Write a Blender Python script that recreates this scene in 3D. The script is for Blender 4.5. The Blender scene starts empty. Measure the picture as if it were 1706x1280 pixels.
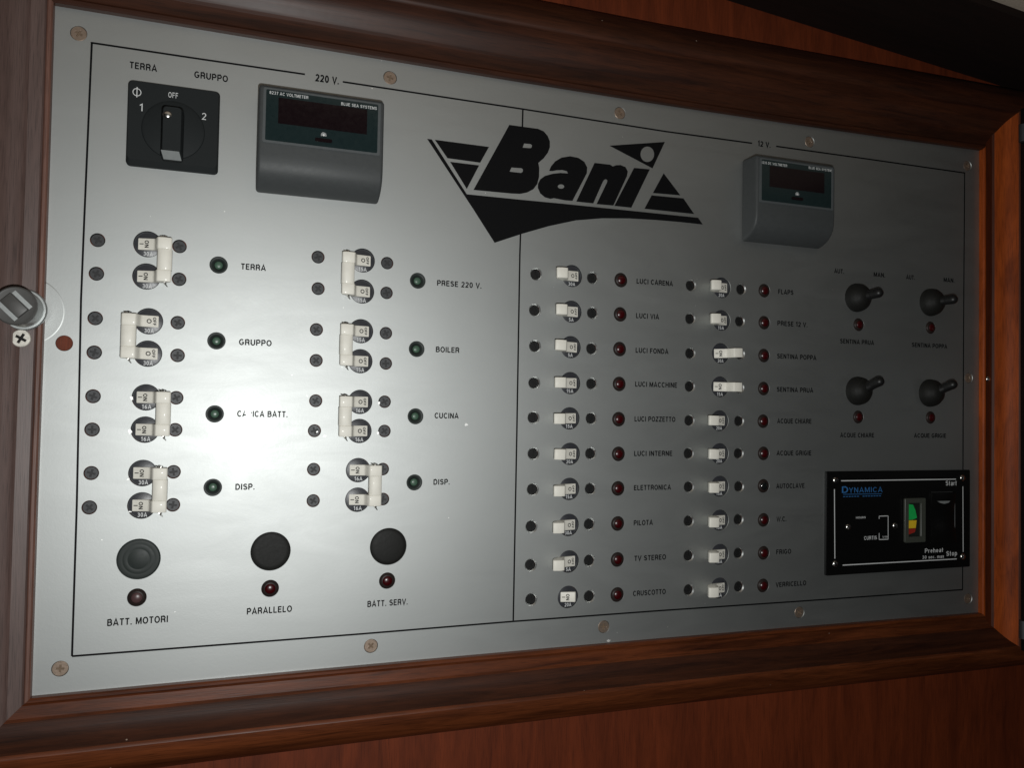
import bpy, bmesh, math, random
from mathutils import Vector, Matrix

random.seed(7)
scene = bpy.context.scene
COL = scene.collection
MM = 0.001

# ------------------------------------------------------------------ camera
cam_data = bpy.data.cameras.new('camera')
cam = bpy.data.objects.new('camera', cam_data)
COL.objects.link(cam)
rt = Vector((0.94394, -0.32965, 0.01779)).normalized()
fw = Vector((0.32908, 0.94386, 0.02882)).normalized()
up = rt.cross(fw).normalized()
rt = fw.cross(up).normalized()
m = Matrix((rt, up, -fw)).transposed().to_4x4()
m.translation = Vector((-0.25677, -0.52604, -0.03122))
cam.matrix_world = m
cam_data.sensor_width = 36.0
cam_data.lens = 28.23
cam_data.clip_start = 0.005
cam_data.clip_end = 50.0
scene.camera = cam

# ------------------------------------------------------------------ world and lamps
world = bpy.data.worlds.new('World')
scene.world = world
world.use_nodes = True
bg = world.node_tree.nodes['Background']
bg.inputs['Color'].default_value = (1.0, 0.93, 0.86, 1)
bg.inputs['Strength'].default_value = 0.0012

def lamp(name, kind, loc, energy, color, size, target=None, **kw):
    d = bpy.data.lights.new(name, kind)
    d.energy = energy
    d.color = color
    if kind in ('POINT', 'SPOT'):
        d.shadow_soft_size = size
    o = bpy.data.objects.new(name, d)
    o.location = loc
    if target is not None:
        o.rotation_euler = (Vector(target) - Vector(loc)).to_track_quat('-Z', 'Y').to_euler()
    for k, v in kw.items():
        setattr(d, k, v)
    COL.objects.link(o)
    return o

# the phone's flash, a little beside the lens
lamp('phone_flash', 'POINT', (-0.238, -0.531, -0.066), 9.1, (0.985, 1.0, 0.985), 0.005)

scene.view_settings.view_transform = 'Standard'
scene.view_settings.look = 'None'
scene.view_settings.exposure = 0.0
scene.view_settings.gamma = 1.0

# ------------------------------------------------------------------ measured layout, millimetres on the panel (x right, z up)
DATA = {'border': {'bottom': [(-340.06, -180.0), (-254.86, -179.91), (-174.31, -179.79), (-69.4, -179.11), (45.46, -179.31), (168.54, -180.19), (339.09, -180.88)],
            'divide': [(-69.04, 90.85), (-69.29, 75.21), (-69.2, -48.42), (-69.4, -179.11)],
            'divide_top': [(-68.97, 178.49), (-69.04, 165.49)],
            'left': [(-340.39, 180.0), (-341.29, 71.28), (-341.55, 27.03), (-340.2, -92.07), (-340.06, -180.0)],
            'right': [(340.39, 179.78), (339.59, 68.54), (339.11, -30.21), (338.75, -180.86)],
            'top': [(-340.39, 180.0), (-281.78, 179.95), (-217.85, 180.15), (-193.87, 178.92), (-68.97, 178.49), (45.52, 177.53), (121.62, 178.28), (144.05, 178.71), (231.24, 179.35),
                    (340.39, 179.78)]},
 'buttons': [('BATT. MOTORI', (-306.45, -125.56), (-306.78, -148.22)), ('PARALLELO', (-231.2, -124.11), (-230.97, -147.24)), ('BATT. SERV.', (-157.21, -124.09), (-157.51, -146.37))],
 'chips_glints': [(-313.07, -30.04, 1.3, 1.2), (-313.32, -49.67, 1.4, 1.3), (-292.52, -28.53, 1.1, 0.9), (-292.21, -45.91, 1.0, 0.7), (-313.48, -78.14, 1.1, 0.6), (-312.12, -97.33, 1.2, 0.4),
           (-204.59, -49.31, 1.0, 0.6), (-199.82, -51.97, 1.6, 0.5), (-165.45, -30.18, 1.0, 1.0), (-165.59, -49.84, 0.9, 1.2), (-105.68, -43.77, 1.2, 1.0), (-174.7, 177.43, 0.7, 0.5),
           (-211.3, -26.44, 0.8, 0.5), (-221.24, -13.34, 0.7, 0.5), (-241.26, -25.2, 0.6, 0.4), (3.7, -197.97, 2.0, 0.5), (-285.43, -158.13, 0.7, 0.5)],
 'doubles': [('TERRA', 'first', -306.89, 62.88, 43.38, 1, '30A', [(-333.9, 63.05), (-333.95, 43.12), (-289.17, 63.03), (-288.82, 42.95)], (-266.51, 53.36)),
             ('GRUPPO', 'first', -304.89, 16.49, -3.01, -1, '30A', [(-333.81, 16.73), (-333.72, -3.43), (-288.84, 16.46), (-288.42, -3.44)], (-266.54, 6.39)),
             ('CARICA BATT.', 'first', -305.14, -29.27, -48.61, 1, '16A', [(-333.6, -29.23), (-333.53, -48.76), (-288.49, -29.18), (-288.55, -48.56)], (-266.34, -38.67)),
             ('DISP.', 'first', -305.69, -74.52, -93.83, 1, '30A', [(-333.22, -74.24), (-333.63, -94.32), (-288.76, -73.97), (-288.54, -93.83)], (-266.24, -83.73)),
             ('PRESE 220 V.', 'second', -178.2, 63.0, 42.6, -1, '15A', [(-206.78, 62.99), (-206.25, 42.66), (-162.18, 62.51), (-162.14, 42.74)], (-141.38, 52.24)),
             ('BOILER', 'second', -178.27, 16.59, -3.04, -1, '15A', [(-206.66, 16.27), (-206.37, -3.55), (-161.94, 16.07), (-161.57, -3.95)], (-141.13, 6.42)),
             ('CUCINA', 'second', -177.82, -29.59, -48.51, -1, '16A', [(-206.0, -29.39), (-206.33, -48.56), (-161.79, -29.17), (-161.48, -48.4)], (-140.97, -38.48)),
             ('DISP.', 'second', -178.03, -73.92, -93.06, 1, '16A', [(-206.25, -73.13), (-206.03, -93.12), (-162.03, -73.4), (-161.47, -93.02)], (-140.75, -82.41))],
 'empty_hole': (-349.51, 1.33),
 'logo': [[[(-137.07, 148.63), (-133.85, 148.67), (-108.61, 113.97), (-68.51, 114.25), (-34.41, 114.65), (1.09, 114.8), (38.06, 114.96), (73.77, 115.13), (77.92, 110.31), (57.96, 110.37),
            (38.13, 109.99), (15.78, 109.08), (-6.0, 107.15), (-27.23, 103.58), (-47.91, 97.54), (-68.06, 90.26), (-87.98, 82.26), (-103.67, 103.95), (-120.65, 126.6)]],
          [[(-131.74, 148.7), (-93.31, 148.59), (-99.44, 136.85), (-122.75, 137.17)]], [[(-120.82, 134.94), (-100.17, 134.89), (-108.68, 117.55)]],
          [[(-78.8, 165.95), (-57.32, 166.01), (-52.94, 164.79), (-49.87, 161.85), (-48.16, 158.21), (-48.09, 153.97), (-49.52, 149.94), (-52.59, 145.59), (-56.61, 141.78), (-55.87, 138.29),
            (-55.89, 131.89), (-57.15, 126.64), (-60.06, 122.63), (-64.59, 119.86), (-69.92, 118.28), (-76.57, 117.84), (-103.94, 117.44)],
           [(-67.51, 154.23), (-62.8, 154.44), (-61.7, 153.68), (-61.82, 152.39), (-62.75, 151.51), (-68.66, 151.16)],
           [(-76.65, 136.13), (-69.19, 136.49), (-68.1, 135.73), (-68.21, 134.32), (-69.4, 133.17), (-77.91, 133.08)]],
          [[(-48.33, 136.98), (-47.02, 140.34), (-43.93, 144.31), (-38.87, 147.75), (-32.21, 149.46), (-25.89, 149.05), (-21.19, 146.74), (-18.86, 142.97), (-19.08, 138.63), (-29.99, 117.43),
            (-35.84, 117.22), (-44.43, 117.88), (-46.89, 117.11), (-51.28, 117.81), (-54.86, 120.25), (-56.69, 123.89), (-56.61, 126.96), (-55.04, 130.2), (-51.55, 133.02), (-45.83, 135.21),
            (-39.64, 136.55), (-33.81, 136.83), (-34.81, 138.4), (-38.3, 138.77), (-42.44, 138.17), (-45.86, 137.13)],
           [(-36.57, 127.08), (-36.68, 126.59), (-37.03, 126.12), (-37.57, 125.72), (-38.26, 125.43), (-39.03, 125.27), (-39.8, 125.26), (-40.5, 125.41), (-41.05, 125.69), (-41.41, 126.08),
            (-41.54, 126.54), (-41.43, 127.03), (-41.09, 127.5), (-40.54, 127.9), (-39.85, 128.2), (-39.09, 128.36), (-38.32, 128.37), (-37.62, 128.22), (-37.06, 127.94), (-36.7, 127.55)]],
          [[(-13.09, 146.92), (-0.58, 147.07), (1.47, 145.99), (4.21, 147.24), (7.85, 147.8), (11.98, 146.68), (13.79, 143.7), (13.25, 140.31), (2.5, 117.32), (-11.03, 117.01), (-2.83, 133.89),
            (-2.71, 135.35), (-3.87, 136.01), (-5.3, 135.33), (-6.42, 133.5), (-13.61, 117.27), (-27.04, 117.21)]],
          [[(18.9, 146.95), (32.02, 147.4), (17.14, 117.19), (3.23, 117.13)]],
          [[(-1.38, 160.98), (44.42, 169.56), (34.27, 148.33)],
           [(35.47, 159.12), (35.34, 157.81), (34.94, 156.54), (34.27, 155.36), (33.38, 154.34), (32.31, 153.52), (31.11, 152.95), (29.85, 152.65), (28.58, 152.65), (27.37, 152.93), (26.29, 153.49),
            (25.38, 154.3), (24.69, 155.31), (24.25, 156.47), (24.09, 157.73), (24.21, 159.03), (24.61, 160.3), (25.27, 161.47), (26.16, 162.5), (27.22, 163.32), (28.41, 163.89), (29.68, 164.19),
            (30.95, 164.21), (32.16, 163.93), (33.25, 163.38), (34.17, 162.57), (34.87, 161.56), (35.31, 160.39)]],
          [[(43.69, 145.77), (58.15, 130.65), (34.83, 129.96)]], [[(33.8, 128.11), (60.81, 128.61), (70.29, 117.67), (27.97, 117.46)]]],
 'meters': [{'display': [(-233.94, 155.15), (-180.64, 154.95), (-181.24, 138.55), (-234.17, 138.87)],
             'slot': (-206.97, 132.31),
             'sun': (-207.06, 135.99),
             'window': [(-240.87, 160.15), (-173.55, 158.63), (-172.87, 128.21), (-241.15, 128.72)],
             'words': [('8237 AC VOLTMETER', (-239.89, 157.15), (-216.95, 157.13)), ('BLUE SEA SYSTEMS', (-196.81, 156.32), (-174.49, 156.31))]},
            {'display': [(123.37, 155.19), (176.74, 154.87), (175.44, 139.47), (122.69, 139.57)],
             'slot': (149.01, 133.11),
             'sun': (148.99, 136.11),
             'window': [(115.32, 159.89), (184.53, 159.41), (182.63, 128.27), (114.01, 127.95)],
             'words': [('8235 DC VOLTMETER', (115.86, 156.01), (139.39, 156.35)), ('BLUE SEA SYSTEMS', (159.52, 156.81), (182.4, 157.55))]}],
 'module': {'bracket': [(245.87, -117.39), (245.86, -115.19), (255.19, -115.2), (255.29, -134.35), (245.97, -134.25), (245.94, -129.0)],
            'gauge': [(270.71, -101.01), (292.2, -101.45), (291.86, -137.46), (270.56, -137.27)],
            'green': [(275.34, -105.83), (280.78, -106.57), (283.21, -110.99), (285.33, -118.53), (276.36, -119.14)],
            'lines': [((207.24, -85.77), (328.3, -85.99)), ((200.61, -92.39), (201.48, -147.74)), ((209.23, -153.35), (329.3, -153.76)), ((336.07, -92.24), (336.52, -148.09))],
            'red': [(275.6, -126.31), (283.75, -126.33), (282.8, -129.41), (275.62, -131.27)],
            'rocker': [(300.16, -96.58), (327.48, -96.57), (328.09, -139.48), (299.99, -139.65)],
            'screws': [(201.59, -85.34), (335.55, -85.06), (201.8, -151.93), (336.03, -152.15), (214.54, -123.1), (262.44, -123.54)],
            'slit': [(306.41, -104.01), (319.98, -104.05), (318.32, -105.54), (313.35, -106.44), (309.22, -105.59)],
            'words': [('DYNAMICA', (208.06, -95.4), (249.16, -95.66), 'blue', 4.2), ('MARINE GENERATORS', (209.28, -98.55), (248.4, -98.84), 'blue', 1.3),
                      ('HOURS', (222.32, -116.46), (232.04, -116.62), 'white', 1.6), ('CURTIS', (230.62, -133.92), (243.5, -134.16), 'white', 3.0),
                      ('1/10', (249.37, -133.03), (254.66, -133.1), 'white', 1.5), ('Start', (316.95, -91.43), (328.98, -91.1), 'white', 4.0),
                      ('Stop', (317.79, -150.84), (329.63, -150.72), 'white', 4.0), ('Preheat', (294.33, -147.18), (314.13, -147.27), 'white', 3.6),
                      ('30 sec. max', (291.59, -152.05), (315.14, -152.11), 'white', 2.6)],
            'yellow': [(276.36, -119.51), (284.69, -119.51), (283.75, -125.96), (275.75, -126.07)]},
 'plate_edge': [(-360.08, 198.5), (-240, 197.9), (-88.9, 197.1), (30, 197.0), (151, 198.1), (256, 199.5), (357.02, 201.4), (357.15, 106.51), (356.96, -3.84), (356.75, -107.98), (356.54, -201.4),
                (284, -200.7), (152, -199.8), (46, -199.4), (-49, -199.4), (-134, -199.5), (-211, -199.8), (-301, -200.3), (-359.7, -200.7), (-359.9, -95), (-359.7, 12.03), (-359.9, 113.5)],
 'plate_screws': [(-347.49, 184.53), (-162.95, 186.45), (6.87, 186.25), (176.3, 186.39), (343.83, 186.5), (345.55, 1.07), (-346.01, -186.69), (-167.15, -188.06), (-0.27, -187.83), (169.76, -188.95),
                  (345.22, -188.92)],
 'singles': [('LUCI CARENA', 'third', (-29.24, 63.38), -1, '30A', [(-56.8, 62.7), (-13.22, 63.08)], (9.56, 63.14)),
             ('LUCI VIA', 'third', (-29.23, 37.72), -1, '5A', [(-57.29, 37.25), (-12.81, 37.73)], (9.41, 37.96)),
             ('LUCI FONDA', 'third', (-29.45, 12.34), -1, '5A', [(-56.74, 11.92), (-13.0, 11.94)], (9.32, 12.54)),
             ('LUCI MACCHINE', 'third', (-29.38, -13.36), -1, '15A', [(-56.81, -13.96), (-12.59, -13.38)], (9.37, -12.94)),
             ('LUCI POZZETTO', 'third', (-29.51, -38.48), -1, '15A', [(-56.99, -38.31), (-12.56, -38.36)], (9.33, -38.61)),
             ('LUCI INTERNE', 'third', (-28.8, -63.74), -1, '20A', [(-56.53, -63.55), (-12.62, -63.52)], (9.48, -63.83)),
             ('ELETTRONICA', 'third', (-28.84, -88.61), -1, '15A', [(-56.62, -88.48), (-12.44, -88.8)], (9.53, -88.87)),
             ('PILOTA', 'third', (-28.86, -114.1), -1, '30A', [(-57.13, -114.29), (-12.82, -114.09)], (9.68, -114.27)),
             ('TV STEREO', 'third', (-28.42, -139.92), -1, '5A', [(-57.18, -141.0), (-12.4, -139.94)], (9.85, -140.22)),
             ('CRUSCOTTO', 'third', (-28.55, -164.85), 1, '20A', [(-56.39, -164.95), (-11.98, -165.43)], (10.05, -165.51)),
             ('FLAPS', 'fourth', (95.62, 63.18), -1, '20A', [(68.21, 63.06), (112.77, 63.01)], (134.13, 63.47)),
             ('PRESE 12 V.', 'fourth', (95.55, 38.05), -1, '15A', [(68.02, 37.83), (111.96, 38.12)], (134.39, 38.35)),
             ('SENTINA POPPA', 'fourth', (95.21, 12.68), 1, '20A', [(68.36, 11.64), (112.35, 12.89)], (134.44, 12.57)),
             ('SENTINA PRUA', 'fourth', (94.98, -12.84), 1, '15A', [(68.32, -13.28), (112.05, -13.05)], (134.43, -13.25)),
             ('ACQUE CHIARE', 'fourth', (94.71, -38.75), -1, '20A', [(68.3, -38.95), (112.12, -38.87)], (134.25, -38.72)),
             ('ACQUE GRIGIE', 'fourth', (95.11, -63.86), -1, '20A', [(68.0, -63.7), (112.03, -63.71)], (134.84, -63.76)),
             ('AUTOCLAVE', 'fourth', (95.52, -88.65), -1, '15A', [(68.49, -88.72), (112.64, -89.1)], (135.0, -88.99)),
             ('W.C.', 'fourth', (95.83, -114.39), -1, '15A', [(68.67, -114.21), (112.44, -114.28)], (135.38, -115.37)),
             ('FRIGO', 'fourth', (96.14, -140.3), -1, '15A', [(68.9, -140.14), (112.73, -140.1)], (135.65, -140.86)),
             ('VERRICELLO', 'fourth', (96.07, -165.73), -1, '15A', [(69.34, -165.58), (113.4, -165.67)], (135.41, -165.99))],
 'toggles': [('SENTINA PRUA', 'upper left', (227.37, 63.68), (229.89, 65.34), (226.41, 41.42)), ('SENTINA POPPA', 'upper right', (305.55, 64.52), (307.86, 64.92), (302.65, 42.73)),
             ('ACQUE CHIARE', 'lower left', (228.67, -12.61), (231.21, -5.64), (226.49, -34.23)), ('ACQUE GRIGIE', 'lower right', (305.03, -12.6), (307.71, -6.04), (302.92, -33.77))],
 'words': [('TERRA', -319.72, -304.62, 168.16, 4.0), ('GRUPPO', -283.69, -264.15, 167.94, 4.0), ('TERRA', -253.39, -238.55, 51.66, 3.7), ('GRUPPO', -253.4, -233.91, 4.42, 3.7),
           ('CARICA BATT.', -253.3, -223.14, -40.16, 3.7), ('DISP.', -253.17, -241.84, -85.44, 3.7), ('PRESE 220 V.', -128.15, -96.87, 49.86, 3.7), ('BOILER', -128.04, -111.74, 4.92, 3.7),
           ('CUCINA', -128.01, -111.25, -39.66, 3.7), ('DISP.', -127.81, -116.63, -84.16, 3.7), ('BATT. MOTORI', -322.24, -289.36, -164.03, 4.0), ('PARALLELO', -244.46, -217.39, -162.6, 3.9),
           ('BATT. SERV.', -170.07, -143.6, -162.8, 3.9), ('220 V.', -211.64, -196.33, 176.79, 4.6), ('12 V.', 126.81, 138.69, 176.75, 4.2), ('LUCI CARENA', 22.27, 52.74, 61.45, 3.7),
           ('LUCI VIA', 22.2, 41.41, 35.94, 3.7), ('LUCI FONDA', 22.23, 49.67, 10.4, 3.7), ('LUCI MACCHINE', 22.21, 57.21, -14.52, 3.7), ('LUCI POZZETTO', 22.1, 56.18, -40.08, 3.7),
           ('LUCI INTERNE', 22.14, 53.87, -65.41, 3.7), ('ELETTRONICA', 22.32, 53.2, -90.45, 3.7), ('PILOTA', 22.55, 38.37, -116.09, 3.7), ('TV STEREO', 23.53, 49.67, -141.92, 3.7),
           ('CRUSCOTTO', 22.73, 49.82, -167.34, 3.7), ('FLAPS', 147.08, 161.56, 61.73, 3.7), ('PRESE 12 V.', 146.59, 175.26, 36.73, 3.7), ('SENTINA POPPA', 146.57, 184.24, 10.79, 3.7),
           ('SENTINA PRUA', 146.55, 181.36, -15.43, 3.7), ('ACQUE CHIARE', 147.07, 179.77, -40.2, 3.7), ('ACQUE GRIGIE', 146.76, 179.81, -65.39, 3.7), ('AUTOCLAVE', 146.73, 173.49, -91.14, 3.7),
           ('W.C.', 147.27, 156.57, -117.0, 3.7), ('FRIGO', 147.24, 161.35, -142.45, 3.7), ('VERRICELLO', 146.94, 175.89, -167.95, 3.7), ('AUT.', 201.15, 211.09, 82.18, 3.6),
           ('MAN.', 241.48, 253.4, 82.15, 3.6), ('AUT.', 275.72, 285.12, 82.44, 3.6), ('MAN.', 316.83, 328.98, 82.94, 3.6), ('SENTINA PRUA', 207.59, 242.14, 25.34, 3.6),
           ('SENTINA POPPA', 282.12, 321.03, 25.55, 3.6), ('ACQUE CHIARE', 208.15, 242.6, -50.92, 3.6), ('ACQUE GRIGIE', 284.72, 319.91, -50.86, 3.6)]}

# ------------------------------------------------------------------ materials
def principled(name):
    mt = bpy.data.materials.new(name)
    mt.use_nodes = True
    nt = mt.node_tree
    return mt, nt, nt.nodes['Principled BSDF']

def node(nt, kind, **kw):
    n = nt.nodes.new(kind)
    for k, v in kw.items():
        if k in n.inputs:
            n.inputs[k].default_value = v
        else:
            setattr(n, k, v)
    return n

def simple(name, col, rough=0.5, metal=0.0, coat=0.0, coat_rough=0.1, spec=0.5, vary=0.12, scale=400.0, bump=0.0, bump_scale=900.0, rough_vary=0.08):
    mt, nt, p = principled(name)
    tc = node(nt, 'ShaderNodeTexCoord')
    nz = node(nt, 'ShaderNodeTexNoise', Scale=scale, Detail=4.0)
    nt.links.new(tc.outputs['Object'], nz.inputs['Vector'])
    mx = node(nt, 'ShaderNodeMix', data_type='RGBA')
    lo = [c * (1 - vary) for c in col]
    hi = [min(1, c * (1 + vary)) for c in col]
    mx.inputs['A'].default_value = (*lo, 1)
    mx.inputs['B'].default_value = (*hi, 1)
    nt.links.new(nz.outputs['Fac'], mx.inputs['Factor'])
    nt.links.new(mx.outputs['Result'], p.inputs['Base Color'])
    mr = node(nt, 'ShaderNodeMapRange')
    mr.inputs['To Min'].default_value = max(0.02, rough - rough_vary)
    mr.inputs['To Max'].default_value = min(1, rough + rough_vary)
    nt.links.new(nz.outputs['Fac'], mr.inputs['Value'])
    nt.links.new(mr.outputs['Result'], p.inputs['Roughness'])
    p.inputs['Metallic'].default_value = metal
    p.inputs['Coat Weight'].default_value = coat
    p.inputs['Coat Roughness'].default_value = coat_rough
    p.inputs['Specular IOR Level'].default_value = spec
    if bump:
        n2 = node(nt, 'ShaderNodeTexNoise', Scale=bump_scale, Detail=3.0)
        nt.links.new(tc.outputs['Object'], n2.inputs['Vector'])
        b = node(nt, 'ShaderNodeBump', Strength=1.0, Distance=bump)
        nt.links.new(n2.outputs['Fac'], b.inputs['Height'])
        nt.links.new(b.outputs['Normal'], p.inputs['Normal'])
    return mt

def plate_material():
    mt, nt, p = principled('satin_silver_paint')
    tc = node(nt, 'ShaderNodeTexCoord')
    big = node(nt, 'ShaderNodeTexNoise', Scale=14.0, Detail=5.0, Roughness=0.6)
    nt.links.new(tc.outputs['Object'], big.inputs['Vector'])
    fine = node(nt, 'ShaderNodeTexNoise', Scale=1100.0, Detail=2.0)
    nt.links.new(tc.outputs['Object'], fine.inputs['Vector'])
    peel = node(nt, 'ShaderNodeTexNoise', Scale=420.0, Detail=3.0, Roughness=0.55)
    nt.links.new(tc.outputs['Object'], peel.inputs['Vector'])
    mx = node(nt, 'ShaderNodeMix', data_type='RGBA')
    mx.inputs['A'].default_value = (0.405, 0.420, 0.414, 1)
    mx.inputs['B'].default_value = (0.455, 0.466, 0.458, 1)
    nt.links.new(big.outputs['Fac'], mx.inputs['Factor'])
    # sparse dust and rubbed specks
    vo = node(nt, 'ShaderNodeTexVoronoi', Scale=95.0)
    nt.links.new(tc.outputs['Object'], vo.inputs['Vector'])
    lt = node(nt, 'ShaderNodeMath', operation='LESS_THAN')
    lt.inputs[1].default_value = 0.030
    nt.links.new(vo.outputs['Distance'], lt.inputs[0])
    pick = node(nt, 'ShaderNodeSeparateColor')
    nt.links.new(vo.outputs['Color'], pick.inputs['Color'])
    gt = node(nt, 'ShaderNodeMath', operation='GREATER_THAN')
    gt.inputs[1].default_value = 0.86
    nt.links.new(pick.outputs['Red'], gt.inputs[0])
    sp = node(nt, 'ShaderNodeMath', operation='MULTIPLY')
    nt.links.new(lt.outputs[0], sp.inputs[0])
    nt.links.new(gt.outputs[0], sp.inputs[1])
    mx2 = node(nt, 'ShaderNodeMix', data_type='RGBA')
    mx2.inputs['B'].default_value = (0.80, 0.80, 0.77, 1)
    nt.links.new(sp.outputs[0], mx2.inputs['Factor'])
    nt.links.new(mx.outputs['Result'], mx2.inputs['A'])
    nt.links.new(mx2.outputs['Result'], p.inputs['Base Color'])
    # wiped smears change the sheen a little
    mp = node(nt, 'ShaderNodeMapping')
    mp.inputs['Rotation'].default_value = (0, 0.9, 0)
    mp.inputs['Scale'].default_value = (9.0, 9.0, 34.0)
    nt.links.new(tc.outputs['Object'], mp.inputs['Vector'])
    smear = node(nt, 'ShaderNodeTexNoise', Scale=1.0, Detail=6.0, Roughness=0.65, Distortion=1.6)
    nt.links.new(mp.outputs['Vector'], smear.inputs['Vector'])
    mr = node(nt, 'ShaderNodeMapRange')
    mr.inputs['From Min'].default_value = 0.30
    mr.inputs['From Max'].default_value = 0.70
    mr.inputs['To Min'].default_value = 0.535
    mr.inputs['To Max'].default_value = 0.572
    nt.links.new(smear.outputs['Fac'], mr.inputs['Value'])
    nt.links.new(mr.outputs['Result'], p.inputs['Roughness'])
    p.inputs['Metallic'].default_value = 1.0
    p.inputs['Coat Weight'].default_value = 0.05
    p.inputs['Coat Roughness'].default_value = 0.20
    ad = node(nt, 'ShaderNodeMath', operation='ADD')
    nt.links.new(peel.outputs['Fac'], ad.inputs[0])
    nt.links.new(fine.outputs['Fac'], ad.inputs[1])
    b = node(nt, 'ShaderNodeBump', Strength=1.0, Distance=0.000014)
    nt.links.new(ad.outputs[0], b.inputs['Height'])
    nt.links.new(b.outputs['Normal'], p.inputs['Normal'])
    b2 = node(nt, 'ShaderNodeBump', Strength=1.0, Distance=0.00006)
    nt.links.new(peel.outputs['Fac'], b2.inputs['Height'])
    nt.links.new(b2.outputs['Normal'], p.inputs['Coat Normal'])
    return mt

def wood(name, dark, light, axis, rough=0.5, coat=0.05, stretch=14.0, figure=1.0, spec=0.5):
    """varnished mahogany; axis is the grain direction in object space"""
    mt, nt, p = principled(name)
    tc = node(nt, 'ShaderNodeTexCoord')
    mp = node(nt, 'ShaderNodeMapping')
    s = [stretch * 16.0] * 3
    s[axis] = 16.0
    mp.inputs['Scale'].default_value = s
    nt.links.new(tc.outputs['Object'], mp.inputs['Vector'])
    nz = node(nt, 'ShaderNodeTexNoise', Scale=0.7, Detail=7.0, Roughness=0.62, Distortion=0.8)
    nt.links.new(mp.outputs['Vector'], nz.inputs['Vector'])
    mp2 = node(nt, 'ShaderNodeMapping')
    s2 = [2600.0] * 3
    s2[axis] = 70.0
    mp2.inputs['Scale'].default_value = s2
    nt.links.new(tc.outputs['Object'], mp2.inputs['Vector'])
    pores = node(nt, 'ShaderNodeTexNoise', Scale=1.0, Detail=2.0)
    nt.links.new(mp2.outputs['Vector'], pores.inputs['Vector'])
    cr = node(nt, 'ShaderNodeValToRGB')
    cr.color_ramp.elements[0].position = 0.28
    cr.color_ramp.elements[0].color = (*dark, 1)
    cr.color_ramp.elements[1].position = 0.74
    cr.color_ramp.elements[1].color = (*light, 1)
    nt.links.new(nz.outputs['Fac'], cr.inputs['Fac'])
    pr = node(nt, 'ShaderNodeMapRange')
    pr.inputs['From Min'].default_value = 0.30
    pr.inputs['From Max'].default_value = 0.48
    pr.inputs['To Min'].default_value = 0.55
    pr.inputs['To Max'].default_value = 1.0
    nt.links.new(pores.outputs['Fac'], pr.inputs['Value'])
    mul = node(nt, 'ShaderNodeMix', data_type='RGBA', blend_type='MULTIPLY')
    mul.inputs['Factor'].default_value = figure
    nt.links.new(cr.outputs['Color'], mul.inputs['A'])
    nt.links.new(pr.outputs['Result'], mul.inputs['B'])
    nt.links.new(mul.outputs['Result'], p.inputs['Base Color'])
    vo = node(nt, 'ShaderNodeTexVoronoi', Scale=70.0)
    nt.links.new(tc.outputs['Object'], vo.inputs['Vector'])
    lt = node(nt, 'ShaderNodeMath', operation='LESS_THAN')
    lt.inputs[1].default_value = 0.035
    nt.links.new(vo.outputs['Distance'], lt.inputs[0])
    pick = node(nt, 'ShaderNodeSeparateColor')
    nt.links.new(vo.outputs['Color'], pick.inputs['Color'])
    gt = node(nt, 'ShaderNodeMath', operation='GREATER_THAN')
    gt.inputs[1].default_value = 0.80
    nt.links.new(pick.outputs['Green'], gt.inputs[0])
    sp = node(nt, 'ShaderNodeMath', operation='MULTIPLY')
    nt.links.new(lt.outputs[0], sp.inputs[0])
    nt.links.new(gt.outputs[0], sp.inputs[1])
    dust = node(nt, 'ShaderNodeMix', data_type='RGBA')
    dust.inputs['B'].default_value = (0.30, 0.22, 0.17, 1)
    nt.links.new(sp.outputs[0], dust.inputs['Factor'])
    nt.links.new(mul.outputs['Result'], dust.inputs['A'])
    nt.links.new(dust.outputs['Result'], p.inputs['Base Color'])
    p.inputs['Roughness'].default_value = rough
    p.inputs['Specular IOR Level'].default_value = spec
    p.inputs['Coat Weight'].default_value = coat
    p.inputs['Coat Roughness'].default_value = 0.30
    b = node(nt, 'ShaderNodeBump', Strength=0.6, Distance=0.00008)
    nt.links.new(pores.outputs['Fac'], b.inputs['Height'])
    nt.links.new(b.outputs['Normal'], p.inputs['Normal'])
    big = node(nt, 'ShaderNodeTexNoise', Scale=60.0, Detail=2.0)
    nt.links.new(tc.outputs['Object'], big.inputs['Vector'])
    b2 = node(nt, 'ShaderNodeBump', Strength=0.5, Distance=0.0004)
    nt.links.new(big.outputs['Fac'], b2.inputs['Height'])
    nt.links.new(b2.outputs['Normal'], p.inputs['Coat Normal'])
    return mt

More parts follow.
